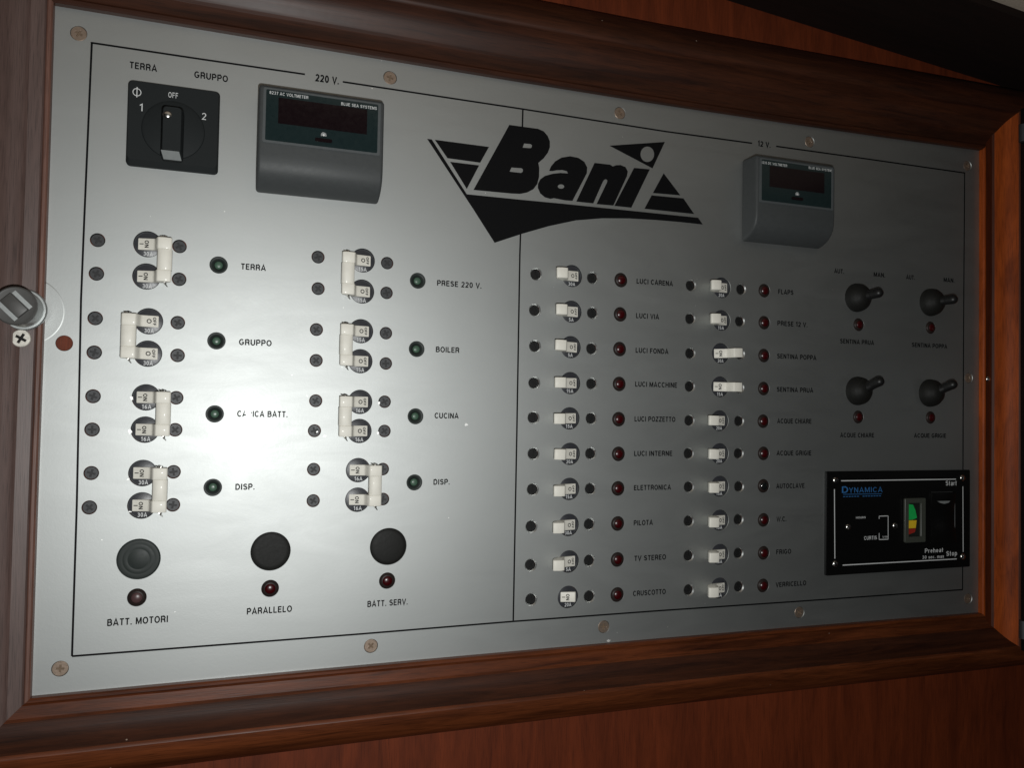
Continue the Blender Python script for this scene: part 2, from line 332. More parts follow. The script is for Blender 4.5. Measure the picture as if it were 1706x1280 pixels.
M = {
    'plate': plate_material(),
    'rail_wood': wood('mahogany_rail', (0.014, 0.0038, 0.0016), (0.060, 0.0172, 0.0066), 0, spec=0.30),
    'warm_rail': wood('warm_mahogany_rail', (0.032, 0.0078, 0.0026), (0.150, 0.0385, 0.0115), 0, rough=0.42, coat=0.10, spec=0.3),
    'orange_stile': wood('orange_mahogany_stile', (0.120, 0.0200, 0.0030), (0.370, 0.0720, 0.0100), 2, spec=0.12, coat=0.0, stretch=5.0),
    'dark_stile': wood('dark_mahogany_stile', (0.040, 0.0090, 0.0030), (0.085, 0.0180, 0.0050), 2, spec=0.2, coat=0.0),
    'sheen_stile': wood('sheen_grey_mahogany_stile', (0.070, 0.042, 0.036), (0.112, 0.070, 0.061), 2, stretch=20.0),  # flash sheen on the left stile is painted into this grey base colour
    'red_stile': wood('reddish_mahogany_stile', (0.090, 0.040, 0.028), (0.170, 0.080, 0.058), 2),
    'veneer': wood('mahogany_veneer', (0.070, 0.0125, 0.0032), (0.155, 0.0290, 0.0078), 2, rough=0.6, coat=0.0, stretch=7.0, figure=0.7, spec=0.25),
    'beam': wood('dark_beam_wood', (0.006, 0.0030, 0.0022), (0.011, 0.0050, 0.0036), 0, rough=0.7, coat=0.0, spec=0.2),  # near-black colour over the whole beam
    'lining': simple('pale_lining', (0.36, 0.30, 0.24), 0.8, bump=0.0004, bump_scale=700),
    'ink': simple('black_print', (0.004, 0.004, 0.0045), 0.6, vary=0.3, scale=900, spec=0.1),
    'ink_white': simple('white_print', (0.62, 0.63, 0.63), 0.5, scale=900),
    'ink_blue': simple('blue_print', (0.032, 0.145, 0.36), 0.5, scale=900),
    'black': simple('black_plastic', (0.020, 0.020, 0.022), 0.42, bump=0.00003, bump_scale=1500),
    'toggle_black': simple('toggle_black', (0.008, 0.008, 0.008), 0.42, spec=0.35),
    'green_black': simple('greenish_black_plastic', (0.018, 0.0235, 0.0215), 0.5, spec=0.25),
    'disc': simple('charcoal_plastic', (0.030, 0.031, 0.036), 0.38, bump=0.00003, bump_scale=1500),
    'rubber': simple('black_rubber', (0.010, 0.010, 0.009), 0.6, spec=0.22, bump=0.00008, bump_scale=700),
    'screw_black': simple('blackened_steel', (0.036, 0.037, 0.039), 0.5, metal=0.3, bump=0.00005, bump_scale=1600),
    'recess': simple('dark_recess', (0.010, 0.009, 0.008), 0.7, spec=0.2),
    'recess_black': simple('blackened_recess', (0.028, 0.028, 0.029), 0.6, spec=0.3),
    'recess_brass': simple('dark_brass_recess', (0.15, 0.105, 0.070), 0.6, spec=0.3),
    'screw_brass': simple('dull_brass', (0.36, 0.275, 0.215), 0.45, metal=0.8, bump=0.00005),
    'steel': simple('bright_steel', (0.66, 0.65, 0.62), 0.24, metal=1.0),
    'bare_metal': simple('bare_aluminium', (0.80, 0.80, 0.78), 0.45, metal=0.6, bump=0.0002, bump_scale=2500),
    'pit_black': simple('black_screw', (0.010, 0.010, 0.010), 0.5, spec=0.3),
    'satin_bright': simple('bare_countersink', (0.55, 0.56, 0.55), 0.38, metal=1.0),
    'zinc': simple('pale_zinc', (0.82, 0.78, 0.70), 0.35, metal=0.7),
    'satin': simple('satin_aluminium', (0.36, 0.375, 0.37), 0.45, metal=0.8),
    'nylon': simple('ivory_nylon', (0.76, 0.735, 0.66), 0.55, vary=0.09, scale=250, coat=0.04),
    'grey': simple('grey_plastic', (0.052, 0.056, 0.057), 0.52, spec=0.3, bump=0.00006, bump_scale=1300),
    'grey_light': simple('worn_grey_plastic', (0.072, 0.080, 0.083), 0.45),
    'pane': simple('dark_teal_pane', (0.012, 0.022, 0.023), 0.16, coat=0.3),
    'display': simple('unlit_display', (0.009, 0.005, 0.006), 0.14),
    'switch_grey': simple('anthracite_plastic', (0.012, 0.0145, 0.0152), 0.65, spec=0.2, bump=0.00004, bump_scale=1200),
    'pointer': simple('grey_pointer', (0.20, 0.212, 0.21), 0.6),
    'red_lens': simple('red_lens', (0.040, 0.0014, 0.0024), 0.3, coat=0.05),
    'smoke_bezel': simple('smoked_bezel', (0.020, 0.0135, 0.012), 0.45, spec=0.2),
    'dark_lens': simple('smoked_lens', (0.008, 0.009, 0.009), 0.12, coat=0.6),
    'mauve_lens': simple('dusty_red_lens', (0.075, 0.040, 0.040), 0.35),
    'green_lens': simple('green_lens', (0.060, 0.115, 0.078), 0.40, coat=0.1),
    'module': simple('gloss_black_plate', (0.004, 0.004, 0.004), 0.32, spec=0.3),
    'gauge': simple('gauge_frame', (0.052, 0.056, 0.046), 0.35),
    'gauge_back': simple('gauge_back', (0.010, 0.012, 0.010), 0.5),
    'green': simple('green_scale', (0.010, 0.42, 0.085), 0.5),
    'yellow': simple('yellow_scale', (0.72, 0.48, 0.020), 0.5),
    'red': simple('red_scale', (0.30, 0.020, 0.012), 0.5),
    'acrylic': simple('smoked_acrylic', (0.006, 0.006, 0.006), 0.25, spec=0.2),
    'knob': simple('dark_grey_knob', (0.058, 0.056, 0.053), 0.50),
}

# ------------------------------------------------------------------ mesh helpers (local millimetres: x right, h out of the plate, z up)
class MB:
    def __init__(self):
        self.v, self.f = [], []
    def add(self, vs, fs):
        n = len(self.v)
        self.v += vs
        self.f += [[i + n for i in f] for f in fs]
        return self
    def lathe(self, prof, cx=0.0, cz=0.0, n=32, sx=1.0, sz=1.0):
        """revolve (radius, h) about the plate normal; radius 0 makes a pole"""
        vs, fs, rings = [], [], []
        for r_, h in prof:
            if r_ <= 1e-6:
                rings.append([len(vs)])
                vs.append((cx, h, cz))
            else:
                rings.append(list(range(len(vs), len(vs) + n)))
                for i in range(n):
                    a = 2 * math.pi * i / n
                    vs.append((cx + r_ * sx * math.cos(a), h, cz + r_ * sz * math.sin(a)))
        for a, b in zip(rings, rings[1:]):
            if len(a) == 1 and len(b) == 1:
                continue
            for i in range(n):
                j = (i + 1) % n
                if len(a) == 1:
                    fs.append([a[0], b[i], b[j]])
                elif len(b) == 1:
                    fs.append([a[i], a[j], b[0]])
                else:
                    fs.append([a[i], a[j], b[j], b[i]])
        return self.add(vs, fs)
    def prism(self, poly, h0, h1):
        n = len(poly)
        vs = [(x, h0, z) for x, z in poly] + [(x, h1, z) for x, z in poly]
        fs = [list(range(n))[::-1], list(range(n, 2 * n))] + [[i, (i + 1) % n, n + (i + 1) % n, n + i] for i in range(n)]
        return self.add(vs, fs)
    def box(self, x0, x1, h0, h1, z0, z1):
        return self.prism([(x0, z0), (x1, z0), (x1, z1), (x0, z1)], h0, h1)
    def side(self, prof, z0, z1):
        """profile (x, h) pushed along z"""
        n = len(prof)
        vs = [(x, h, z0) for x, h in prof] + [(x, h, z1) for x, h in prof]
        fs = [list(range(n))[::-1], list(range(n, 2 * n))] + [[i, (i + 1) % n, n + (i + 1) % n, n + i] for i in range(n)]
        return self.add(vs, fs)
    def across(self, prof, x0, x1):
        """profile (z, h) pushed along x"""
        n = len(prof)
        vs = [(x0, h, z) for z, h in prof] + [(x1, h, z) for z, h in prof]
        fs = [list(range(n))[::-1], list(range(n, 2 * n))] + [[i, (i + 1) % n, n + (i + 1) % n, n + i] for i in range(n)]
        return self.add(vs, fs)
    def rod(self, a, b, r0, r1=None, n=16, dome=False):
        a, b = Vector(a), Vector(b)
        r1 = r0 if r1 is None else r1
        d = (b - a).normalized()
        s = d.orthogonal().normalized()
        t = d.cross(s)
        secs = [(a, r0), (b, r1)]
        if dome:
            secs += [(b + d * r1 * math.sin(k), r1 * math.cos(k)) for k in (0.4, 0.8, 1.15, 1.45)]
        vs, fs = [], []
        for c, r_ in secs:
            for i in range(n):
                q = c + (s * math.cos(2 * math.pi * i / n) + t * math.sin(2 * math.pi * i / n)) * r_
                vs.append(tuple(q))
        for k in range(len(secs) - 1):
            for i in range(n):
                j = (i + 1) % n
                fs.append([k * n + i, k * n + j, (k + 1) * n + j, (k + 1) * n + i])
        fs.append(list(range(n))[::-1])
        fs.append(list(range((len(secs) - 1) * n, len(secs) * n)))
        return self.add(vs, fs)
    def mesh(self, name, bevel=0.0, segs=2, angle=35.0, bevel_angle=40.0):
        bm = bmesh.new()
        vv = [bm.verts.new((x * MM, -h * MM, z * MM)) for x, h, z in self.v]
        for f in self.f:
            try:
                bm.faces.new([vv[i] for i in f])
            except ValueError:
                pass
        bmesh.ops.recalc_face_normals(bm, faces=bm.faces)
        if bevel:
            bm.normal_update()
            es = [e for e in bm.edges if len(e.link_faces) == 2 and e.calc_face_angle(0) > math.radians(bevel_angle)]
            bmesh.ops.bevel(bm, geom=es, offset=bevel * MM, segments=segs, profile=0.5, affect='EDGES', clamp_overlap=True)
        for f in bm.faces:
            f.smooth = True
        me = bpy.data.meshes.new(name)
        bm.to_mesh(me)
        bm.free()
        me.set_sharp_from_angle(angle=math.radians(angle))
        return me

def attach(o, parent):
    COL.objects.link(o)
    if parent is not None:
        o.parent = parent
    return o

def part(name, me, mat, parent, loc=(0, 0, 0), rot=0.0, label=None, kind=None):
    """loc = (x, h, z) in millimetres relative to the parent; rot about the plate normal"""
    if mat is not None and not me.materials:
        me.materials.append(mat)
    o = bpy.data.objects.new(name, me)
    o.location = (loc[0] * MM, -loc[1] * MM, loc[2] * MM)
    o.rotation_euler = (0, rot, 0)
    if label:
        o['label'] = label
    if kind:
        o['kind'] = kind
    return attach(o, parent)

def thing(name, label, cat, loc=(0, 0, 0), group=None):
    o = bpy.data.objects.new(name, None)
    o.empty_display_size = 0.01
    o.location = (loc[0] * MM, -loc[1] * MM, loc[2] * MM)
    o['label'] = label
    o['category'] = cat
    if group:
        o['group'] = group
    COL.objects.link(o)
    return o

def dup(root, loc, label, group=None):
    """a copy of a thing with copies of its parts and sub-parts"""
    c = root.copy()
    COL.objects.link(c)
    c.location = (loc[0] * MM, -loc[1] * MM, loc[2] * MM)
    c['label'] = label
    if group:
        c['group'] = group
    for ch in list(root.children):
        d = ch.copy()
        COL.objects.link(d)
        d.parent = c
        for g in list(ch.children):
            e = g.copy()
            COL.objects.link(e)
            e.parent = d
    return c

def circle(cx, cz, r_, n=28, a0=0.0):
    return [(cx + r_ * math.cos(a0 + 2 * math.pi * i / n), cz + r_ * math.sin(a0 + 2 * math.pi * i / n)) for i in range(n)]

def cross_poly(a, w, rot=0.0):
    p = [(w, w), (w, a), (-w, a), (-w, w), (-a, w), (-a, -w), (-w, -w), (-w, -a), (w, -a), (w, -w), (a, -w), (a, w)]
    c, s = math.cos(rot), math.sin(rot)
    return [(x * c - z * s, x * s + z * c) for x, z in p]

def curve_mesh(name, loops, h0, h1):
    """flat outlines with holes (x, z), filled between heights h0 and h1"""
    cu = bpy.data.curves.new('outline', 'CURVE')
    cu.dimensions = '2D'
    cu.fill_mode = 'BOTH'
    cu.extrude = max(0.0, (h1 - h0) / 2)
    for lp in loops:
        sp = cu.splines.new('POLY')
        sp.points.add(len(lp) - 1)
        for q, (x, z) in zip(sp.points, lp):
            q.co = (x, z, 0, 1)
        sp.use_cyclic_u = True
    ob = bpy.data.objects.new('outline', cu)
    me = bpy.data.meshes.new_from_object(ob)
    bpy.data.objects.remove(ob)
    bpy.data.curves.remove(cu)
    me.name = name
    hm = (h0 + h1) / 2
    for v in me.vertices:
        x, z, e = v.co
        v.co = (x * MM, -(hm + e) * MM, z * MM)
    bm = bmesh.new()
    bm.from_mesh(me)
    bmesh.ops.remove_doubles(bm, verts=bm.verts, dist=1e-7)
    bmesh.ops.recalc_face_normals(bm, faces=bm.faces)
    if h1 - h0 < 1e-6:
        for f in bm.faces:
            if f.normal.y > 0:
                f.normal_flip()
    bm.to_mesh(me)
    bm.free()
    return me

# ---- grotesque lettering drawn as strokes: capital height 1, each glyph is (width, strokes)
def arc(cx, cy, rx, ry, a0, a1, n=8):
    return [(cx + rx * math.cos(math.radians(a0 + (a1 - a0) * i / n)), cy + ry * math.sin(math.radians(a0 + (a1 - a0) * i / n))) for i in range(n + 1)]
lo, hi = 0.08, 0.92
G = {
    'A': (.76, [[(.05, 0), (.38, .98), (.71, 0)], [(.17, .30), (.59, .30)]]),
    'B': (.68, [[(.08, 0), (.08, 1)], [(.08, hi), (.36, hi)] + arc(.36, .73, .21, .19, 90, -90) + [(.08, .54)], [(.36, .54)] + arc(.38, .31, .24, .23, 90, -90) + [(.08, lo)]]),
    'C': (.72, [arc(.38, .5, .31, .43, 42, 318, 14)]),
    'D': (.72, [[(.08, 0), (.08, 1)], [(.08, hi), (.32, hi)] + arc(.32, .5, .32, .42, 90, -90, 10) + [(.08, lo)]]),
    'E': (.60, [[(.08, 0), (.08, 1)], [(.08, hi), (.58, hi)], [(.08, .52), (.53, .52)], [(.08, lo), (.59, lo)]]),
    'F': (.57, [[(.08, 0), (.08, 1)], [(.08, hi), (.56, hi)], [(.08, .50), (.50, .50)]]),
    'G': (.76, [arc(.38, .5, .31, .43, 45, 330, 14) + [(.66, .44), (.40, .44)]]),
    'H': (.70, [[(.08, 0), (.08, 1)], [(.62, 0), (.62, 1)], [(.08, .52), (.62, .52)]]),
    'I': (.18, [[(.09, 0), (.09, 1)]]),
    'K': (.70, [[(.08, 0), (.08, 1)], [(.64, 1), (.10, .40)], [(.26, .56), (.67, 0)]]),
    'L': (.56, [[(.08, 0), (.08, 1)], [(.08, lo), (.55, lo)]]),
    'M': (.84, [[(.08, 0), (.08, 1)], [(.76, 0), (.76, 1)], [(.10, .99), (.42, .12), (.74, .99)]]),
    'N': (.70, [[(.08, 0), (.08, 1)], [(.62, 0), (.62, 1)], [(.09, .97), (.61, .03)]]),
    'O': (.78, [arc(.39, .5, .32, .43, 0, 360, 20)]),
    'P': (.65, [[(.08, 0), (.08, 1)], [(.08, hi), (.36, hi)] + arc(.36, .68, .23, .24, 90, -90) + [(.08, .44)]]),
    'Q': (.78, [arc(.39, .5, .32, .43, 0, 360, 20), [(.46, .26), (.72, .0)]]),
    'R': (.69, [[(.08, 0), (.08, 1)], [(.08, hi), (.38, hi)] + arc(.38, .70, .22, .22, 90, -90) + [(.08, .48)], [(.36, .48), (.56, .36), (.60, .02)]]),
    'S': (.66, [arc(.33, .72, .24, .20, 20, 270, 10) + arc(.33, .30, .26, .22, 90, -160, 10)]),
    'T': (.62, [[(.31, 0), (.31, 1)], [(.01, hi), (.61, hi)]]),
    'U': (.70, [[(.08, 1), (.08, .36)] + arc(.35, .36, .27, .29, 180, 360, 10) + [(.62, 1)]]),
    'V': (.70, [[(.04, 1), (.35, .03), (.66, 1)]]),
    'W': (.98, [[(.04, 1), (.27, .03), (.49, .95), (.71, .03), (.94, 1)]]),
    'X': (.68, [[(.05, 0), (.63, 1)], [(.05, 1), (.63, 0)]]),
    'Y': (.68, [[(.04, 1), (.34, .46), (.64, 1)], [(.34, .46), (.34, 0)]]),
    'Z': (.64, [[(.05, hi), (.56, hi), (.07, lo), (.60, lo)]]),
    '0': (.60, [arc(.30, .5, .22, .43, 0, 360, 18)]),
    '1': (.42, [[(.28, 0), (.28, .97), (.06, .76)]]),
    '2': (.60, [arc(.30, .70, .22, .22, 165, -20, 9) + [(.40, .46), (.10, lo), (.56, lo)]]),
    '3': (.60, [arc(.29, .73, .20, .19, 150, -90, 9) + arc(.29, .30, .23, .22, 90, -150, 10)]),
    '5': (.60, [[(.52, hi), (.16, hi), (.12, .50)] + arc(.29, .33, .23, .25, 130, -150, 10)]),
    '6': (.60, [arc(.31, .31, .22, .23, 0, 360, 14), [(.09, .34), (.16, .66), (.42, .96)]]),
    '7': (.56, [[(.04, hi), (.50, hi), (.22, 0)]]),
    '8': (.60, [arc(.30, .73, .19, .19, 0, 360, 12), arc(.30, .31, .23, .23, 0, 360, 14)]),
    '.': (.18, [[(.09, 0), (.09, .17)]]),
    '/': (.40, [[(.04, 0), (.36, 1)]]),
    ' ': (.26, []),
    'a': (.54, [[(.45, .0), (.45, .50)] + arc(.28, .50, .17, .17, 0, 160, 6), arc(.26, .19, .18, .14, 20, 340, 10)]),
    'c': (.50, [arc(.27, .35, .20, .29, 45, 315, 10)]),
    'e': (.54, [[(.08, .37), (.47, .37)] + arc(.27, .35, .20, .29, 5, 315, 11)]),
    'h': (.54, [[(.08, 0), (.08, 1)], arc(.27, .46, .19, .19, 180, 0, 8) + [(.46, 0)]]),
    'm': (.80, [[(.08, 0), (.08, .70)], arc(.24, .48, .16, .17, 180, 0, 6) + [(.40, 0)], arc(.56, .48, .16, .17, 180, 0, 6) + [(.72, 0)]]),
    'o': (.56, [arc(.28, .35, .20, .29, 0, 360, 14)]),
    'p': (.56, [[(.08, -.25), (.08, .70)], arc(.28, .35, .20, .29, 0, 360, 14)]),
    'r': (.36, [[(.08, 0), (.08, .70)], arc(.30, .42, .22, .22, 180, 85, 5)]),
    's': (.48, [arc(.24, .49, .15, .14, 20, 270, 8) + arc(.24, .20, .17, .14, 90, -160, 8)]),
    't': (.34, [[(.15, .95), (.15, .16)] + arc(.25, .16, .10, .10, 180, 280, 4), [(.0, .64), (.31, .64)]]),
    'x': (.50, [[(.04, 0), (.46, .70)], [(.04, .70), (.46, 0)]]),
}
def ribbon(pts, w):
    """outline of a stroke of width w with mitred joints"""
    P = [Vector(p) for p in pts]
    closed = (P[0] - P[-1]).length < 1e-4
    if closed:
        P = P[:-1]
    n = len(P)
    L, R = [], []
    for i in range(n):
        a = P[i - 1] if (i > 0 or closed) else None
        b = P[(i + 1) % n] if (i < n - 1 or closed) else None
        d0 = (P[i] - a).normalized() if a is not None else None
        d1 = (b - P[i]).normalized() if b is not None else None
        d0 = d0 or d1
        d1 = d1 or d0
        tdir = (d0 + d1)
        tdir = tdir.normalized() if tdir.length > 1e-6 else d0
        nn = Vector((-tdir.y, tdir.x))
        k = max(0.45, nn.dot(Vector((-d0.y, d0.x))))
        L.append(P[i] + nn * w / 2 / k)
        R.append(P[i] - nn * w / 2 / k)
    fs = []
    for i in range(n if closed else n - 1):
        j = (i + 1) % n
        fs.append([2 * i, 2 * i + 1, 2 * j + 1, 2 * j])
    vs = []
    for a, b in zip(L, R):
        vs += [a, b]
    return vs, fs

def raw_text(s, weight):
    vs, fs, x, k = [], [], 0.0, 0
    for ch in s:
        w, strokes = G[ch]
        for st in strokes:
            k += 1
            v, f = ribbon(st, weight)
            n = len(vs)
            vs += [(p.x + x, p.y, k * 0.0006) for p in v]
            fs += [[i + n for i in q] for q in f]
        x += w + 0.17
    return vs, fs

def text_mesh(s, width, cap, weight=0.155, place=None):
    """lettering fitted to a width and a capital height; place maps (tx, tz) to (x, h, z)"""
    vs, fs = raw_text(s, weight)
    x0 = min(v[0] for v in vs)
    x1 = max(v[0] for v in vs)
    kx = cap if width is None else width / (x1 - x0)
    if place is None:
        place = lambda a, b: (a, 0.0, b)
    pts = []
    for v in vs:
        x, h, z = place((v[0] - x0) * kx, v[1] * cap)
        pts.append((x * MM, -(h + v[2]) * MM, z * MM))
    me = bpy.data.meshes.new('lettering')
    me.from_pydata(pts, [], fs)
    bm = bmesh.new()
    bm.from_mesh(me)
    for f in bm.faces:
        f.normal_update()
        if f.normal.y > 0:
            f.normal_flip()
    bm.to_mesh(me)
    bm.free()
    return me

def bar(p, q, w):
    p, q = Vector(p), Vector(q)
    d = (q - p).normalized()
    n = Vector((-d.y, d.x)) * w / 2
    return [tuple(p - n), tuple(q - n), tuple(q + n), tuple(p + n)]

def polyline(pts, w):
    """a printed line of width w through the points"""
    P = [Vector(p) for p in pts]
    left, right = [], []
    for i, p in enumerate(P):
        a = P[max(0, i - 1)]
        b = P[min(len(P) - 1, i + 1)]
        d = (b - a).normalized()
        n = Vector((-d.y, d.x)) * w / 2
        left.append(tuple(p + n))
        right.append(tuple(p - n))
    return left + right[::-1]

# ------------------------------------------------------------------ the setting: wall, beam and lining
def structure(name, me, mat, label):
    o = part(name, me, mat, None)
    o['kind'] = 'structure'
    o['label'] = label
    return o

structure('wall', MB().box(-700, 700, -30, -4, -600, 420).mesh('wall'), M['veneer'], 'mahogany veneered wall around the switch panel')

def beam_z(x):
    return 289.0 - 0.0859 * (x - 107.0)
vs = []
for x in (-600, 700):
    z = beam_z(x)
    vs += [(x, -3.9, z), (x, 82, z), (x, 82, z + 60), (x, -3.9, z + 60)]
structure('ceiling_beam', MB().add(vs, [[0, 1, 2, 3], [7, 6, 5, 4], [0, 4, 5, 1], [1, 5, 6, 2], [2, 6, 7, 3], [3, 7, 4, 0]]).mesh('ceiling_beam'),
          M['beam'], 'very dark beam sloping along the top of the wall')
vs = []
for x in (-600, 700):
    z = beam_z(x) + 6
    vs += [(x, 82.3, z), (x, 420, z), (x, 420, z + 20), (x, 82.3, z + 20)]
structure('ceiling_lining', MB().add(vs, [[0, 1, 2, 3], [7, 6, 5, 4], [0, 4, 5, 1], [1, 5, 6, 2], [2, 6, 7, 3], [3, 7, 4, 0]]).mesh('ceiling_lining'),
          M['lining'], 'pale ceiling lining in the upper right corner')

# ------------------------------------------------------------------ wooden frame
PE = DATA['plate_edge']
frame = thing('wooden_frame', 'moulded mahogany frame around the silver switch panel', 'frame')
PROFILE = [(0.0, 0.15), (0.25, 3.7), (1.1, 4.7), (2.5, 4.75), (3.3, 4.1), (3.8, 2.6), (4.8, 2.2), (11.6, 3.0), (13.0, 4.4), (14.4, 5.5),
           (17.5, 7.0), (20.5, 9.0), (23.2, 11.8), (25.2, 15.0), (26.2, 16.8), (26.9, 17.7), (28.2, 18.3), (31.0, 18.1),
           (35.5, 16.9), (40.0, 14.6), (44.0, 11.2), (46.8, 7.0), (48.2, 2.0), (48.5, -4.0)]
TOPK = 1.22
def strip(name, stations, i0, i1, mat, parent):
    """the moulding profile between two of its points, following the stations and mitred at the corners"""
    pr = PROFILE[i0:i1 + 1]
    n = len(pr)
    vs, fs = [], []
    for (px, pz), (dx, dz) in stations:
        for u, h in pr:
            vs.append((px + u * dx, h, pz + u * dz))
    for k in range(len(stations) - 1):
        for i in range(n - 1):
            fs.append([k * n + i, k * n + i + 1, (k + 1) * n + i + 1, (k + 1) * n + i])
    return part(name, MB().add(vs, fs).mesh(name, angle=28), M[mat], parent)
def rail(name, stations, lip, groove, cove, bead):
    r_ = strip(name, stations, 5, 8, groove, frame)
    strip('lip', stations, 0, 5, lip, r_)
    strip('cove', stations, 8, 14, cove, r_)
    strip('bead', stations, 14, len(PROFILE) - 1, bead, r_)
    return r_
TL, TR, BR, BL = PE[0], PE[6], PE[10], PE[18]
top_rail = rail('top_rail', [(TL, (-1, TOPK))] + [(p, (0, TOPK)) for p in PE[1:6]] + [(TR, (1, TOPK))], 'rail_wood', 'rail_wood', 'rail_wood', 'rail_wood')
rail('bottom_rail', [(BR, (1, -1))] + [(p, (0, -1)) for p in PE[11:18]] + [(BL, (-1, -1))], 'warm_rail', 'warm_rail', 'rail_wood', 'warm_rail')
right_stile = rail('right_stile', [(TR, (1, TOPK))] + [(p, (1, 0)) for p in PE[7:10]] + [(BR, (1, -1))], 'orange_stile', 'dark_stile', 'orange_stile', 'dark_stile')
left_stile = rail('left_stile', [(BL, (-1, -1))] + [(p, (-1, 0)) for p in PE[19:22]] + [(TL, (-1, TOPK))], 'red_stile', 'sheen_stile', 'sheen_stile', 'sheen_stile')

# ------------------------------------------------------------------ screws (one mesh per kind, turned differently)
def screw_mesh(name, r_, slot, head, recess=0.7):
    """countersunk head with a recessed cross: a ring top with a cross cut out, its floor and rim"""
    me = curve_mesh(name, [circle(0, 0, r_ * 0.93, 24), cross_poly(slot, slot * 0.26)], -recess, 0.0)
    bm = bmesh.new()
    bm.from_mesh(me)
    extra = MB().lathe([(0, -recess), (r_ * 0.93, -recess)], n=24).lathe([(r_ * 0.93, 0.0), (r_, -0.25), (r_, -recess - 0.6)], n=24)
    vv = [bm.verts.new((x * MM, -h * MM, z * MM)) for x, h, z in extra.v]
    for f in extra.f:
        q = bm.faces.new([vv[i] for i in f])
        q.material_index = 1 if len(f) == 3 else 0  # floor of the cross takes the second, darker material
    bmesh.ops.recalc_face_normals(bm, faces=bm.faces)
    bm.to_mesh(me)
    bm.free()
    return me
SCREW = screw_mesh('screw', 3.7, 2.3, 'flat')
SCREW.materials.append(M['screw_black'])
SCREW.materials.append(M['recess_black'])
SCREW_DARK = SCREW.copy()
SCREW_DARK.materials.clear()
SCREW_DARK.materials.append(M['pit_black'])
SCREW_DARK.materials.append(M['pit_black'])
SINK = MB().lathe([(4.5, -0.02), (3.72, -0.85)], n=30).mesh('countersink')
SINK.materials.append(M['satin_bright'])
PLATE_SCREW = screw_mesh('plate_screw', 4.3, 2.2, 'flat')
PLATE_SCREW.materials.append(M['screw_brass'])
PLATE_SCREW.materials.append(M['recess_brass'])
WOOD_SCREW = screw_mesh('wood_screw', 5.0, 3.0, 'flat')
WOOD_SCREW.materials.append(M['zinc'])
WOOD_SCREW.materials.append(M['recess'])
SMALL_SCREW = MB().lathe([(0, 1.3), (1.4, 1.15), (2.4, 0.6), (2.7, 0.0), (2.7, -0.4)], n=20).mesh('small_screw')
SMALL_SCREW.materials.append(M['steel'])
SLOT = MB().box(-2.0, 2.0, 0.6, 1.36, -0.3, 0.3).mesh('slot')
SLOT.materials.append(M['black'])

part('screw', WOOD_SCREW, None, left_stile, (-370.4, 5.6, 2.8), 0.5, label='pale crosshead screw below the turn catch')
part('screw', SMALL_SCREW, None, right_stile, (364.5, 3.0, 0.6), 0.3)

# ------------------------------------------------------------------ silver panel
panel = thing('control_panel', 'silver electrical switch panel with black lettering in a mahogany frame', 'panel')
holes = []
def hole(x, z, r_, n=30):
    holes.append(circle(x, z, r_, n))

INK_H = 0.12
def words_on_panel():
    for s, x0, x1, z, cap in DATA['words']:
        worn = s == 'CARICA BATT.'
        me = text_mesh(s, x1 - x0, cap, 0.20 if cap < 4.15 else 0.225)
        if worn:                                    # the middle letters are rubbed away
            bm = bmesh.new()
            bm.from_mesh(me)
            w = (x1 - x0) * MM
            dead = [f for f in bm.faces if 0.15 * w < f.calc_center_median().x < 0.275 * w and (f.calc_center_median().z > 0.0010 or f.calc_center_median().x > 0.20 * w)]
            bmesh.ops.delete(bm, geom=dead, context='FACES')
            bm.to_mesh(me)
            bm.free()
        part('lettering', me, M['ink'], panel, (x0, INK_H, z), label=('black printed words %s, partly rubbed off' if worn else 'black printed words %s') % s)
words_on_panel()

B = DATA['border']
LW = 1.15
def line(pts):
    part('border_line', curve_mesh('border_line', [polyline(pts, LW)], 0.1, 0.1), M['ink'], panel)
tp = B['top']
def z_at(pts, x):
    for a, b in zip(pts, pts[1:]):
        if a[0] <= x <= b[0]:
            return a[1] + (b[1] - a[1]) * (x - a[0]) / (b[0] - a[0])
    return pts[-1][1]
def run(x0, x1):
    mid = [p for p in tp if x0 < p[0] < x1]
    line([(x0, z_at(tp, x0))] + mid + [(x1, z_at(tp, x1))])
run(tp[0][0] - LW / 2, tp[2][0])
run(tp[3][0], tp[6][0])
run(tp[7][0], tp[9][0] + LW / 2)
line(B['bottom'])
line(B['left'])
line(B['right'])
line([(B['divide_top'][0][0], B['divide_top'][0][1] - 0.6), B['divide_top'][1]])
line([B['divide'][0], B['divide'][1], B['divide'][2], (B['divide'][3][0], B['divide'][3][1] + 0.6)])
logo = None
for i, loops in enumerate(DATA['logo']):
    me = curve_mesh('logo', loops, 0.13, 0.13)
    if logo is None:
        logo = part('logo', me, M['ink'], panel, label='black slanted word Bani with triangular flashes')
    else:
        part('emblem_piece', me, M['ink'], logo)

for i, (x, z) in enumerate(DATA['plate_screws']):
    hole(x, z, 4.55)
    part('screw', PLATE_SCREW, None, panel, (x, -0.35, z), random.uniform(0, 1.5))
hole(*DATA['empty_hole'], 4.6)
for x, z, r_, sq in DATA['chips_glints']:  # chips in the paint, plus some glints drawn as the same bright flecks
    part('chip_glint', curve_mesh('chip_glint', [[(r_ * random.uniform(0.5, 1.1) * math.cos(a * math.pi / 5), sq * r_ * random.uniform(0.5, 1.1) * math.sin(a * math.pi / 5)) for a in range(10)]], 0.05, 0.05), M['bare_metal'], panel, (x, 0.02, z), random.uniform(-0.6, 0.6))

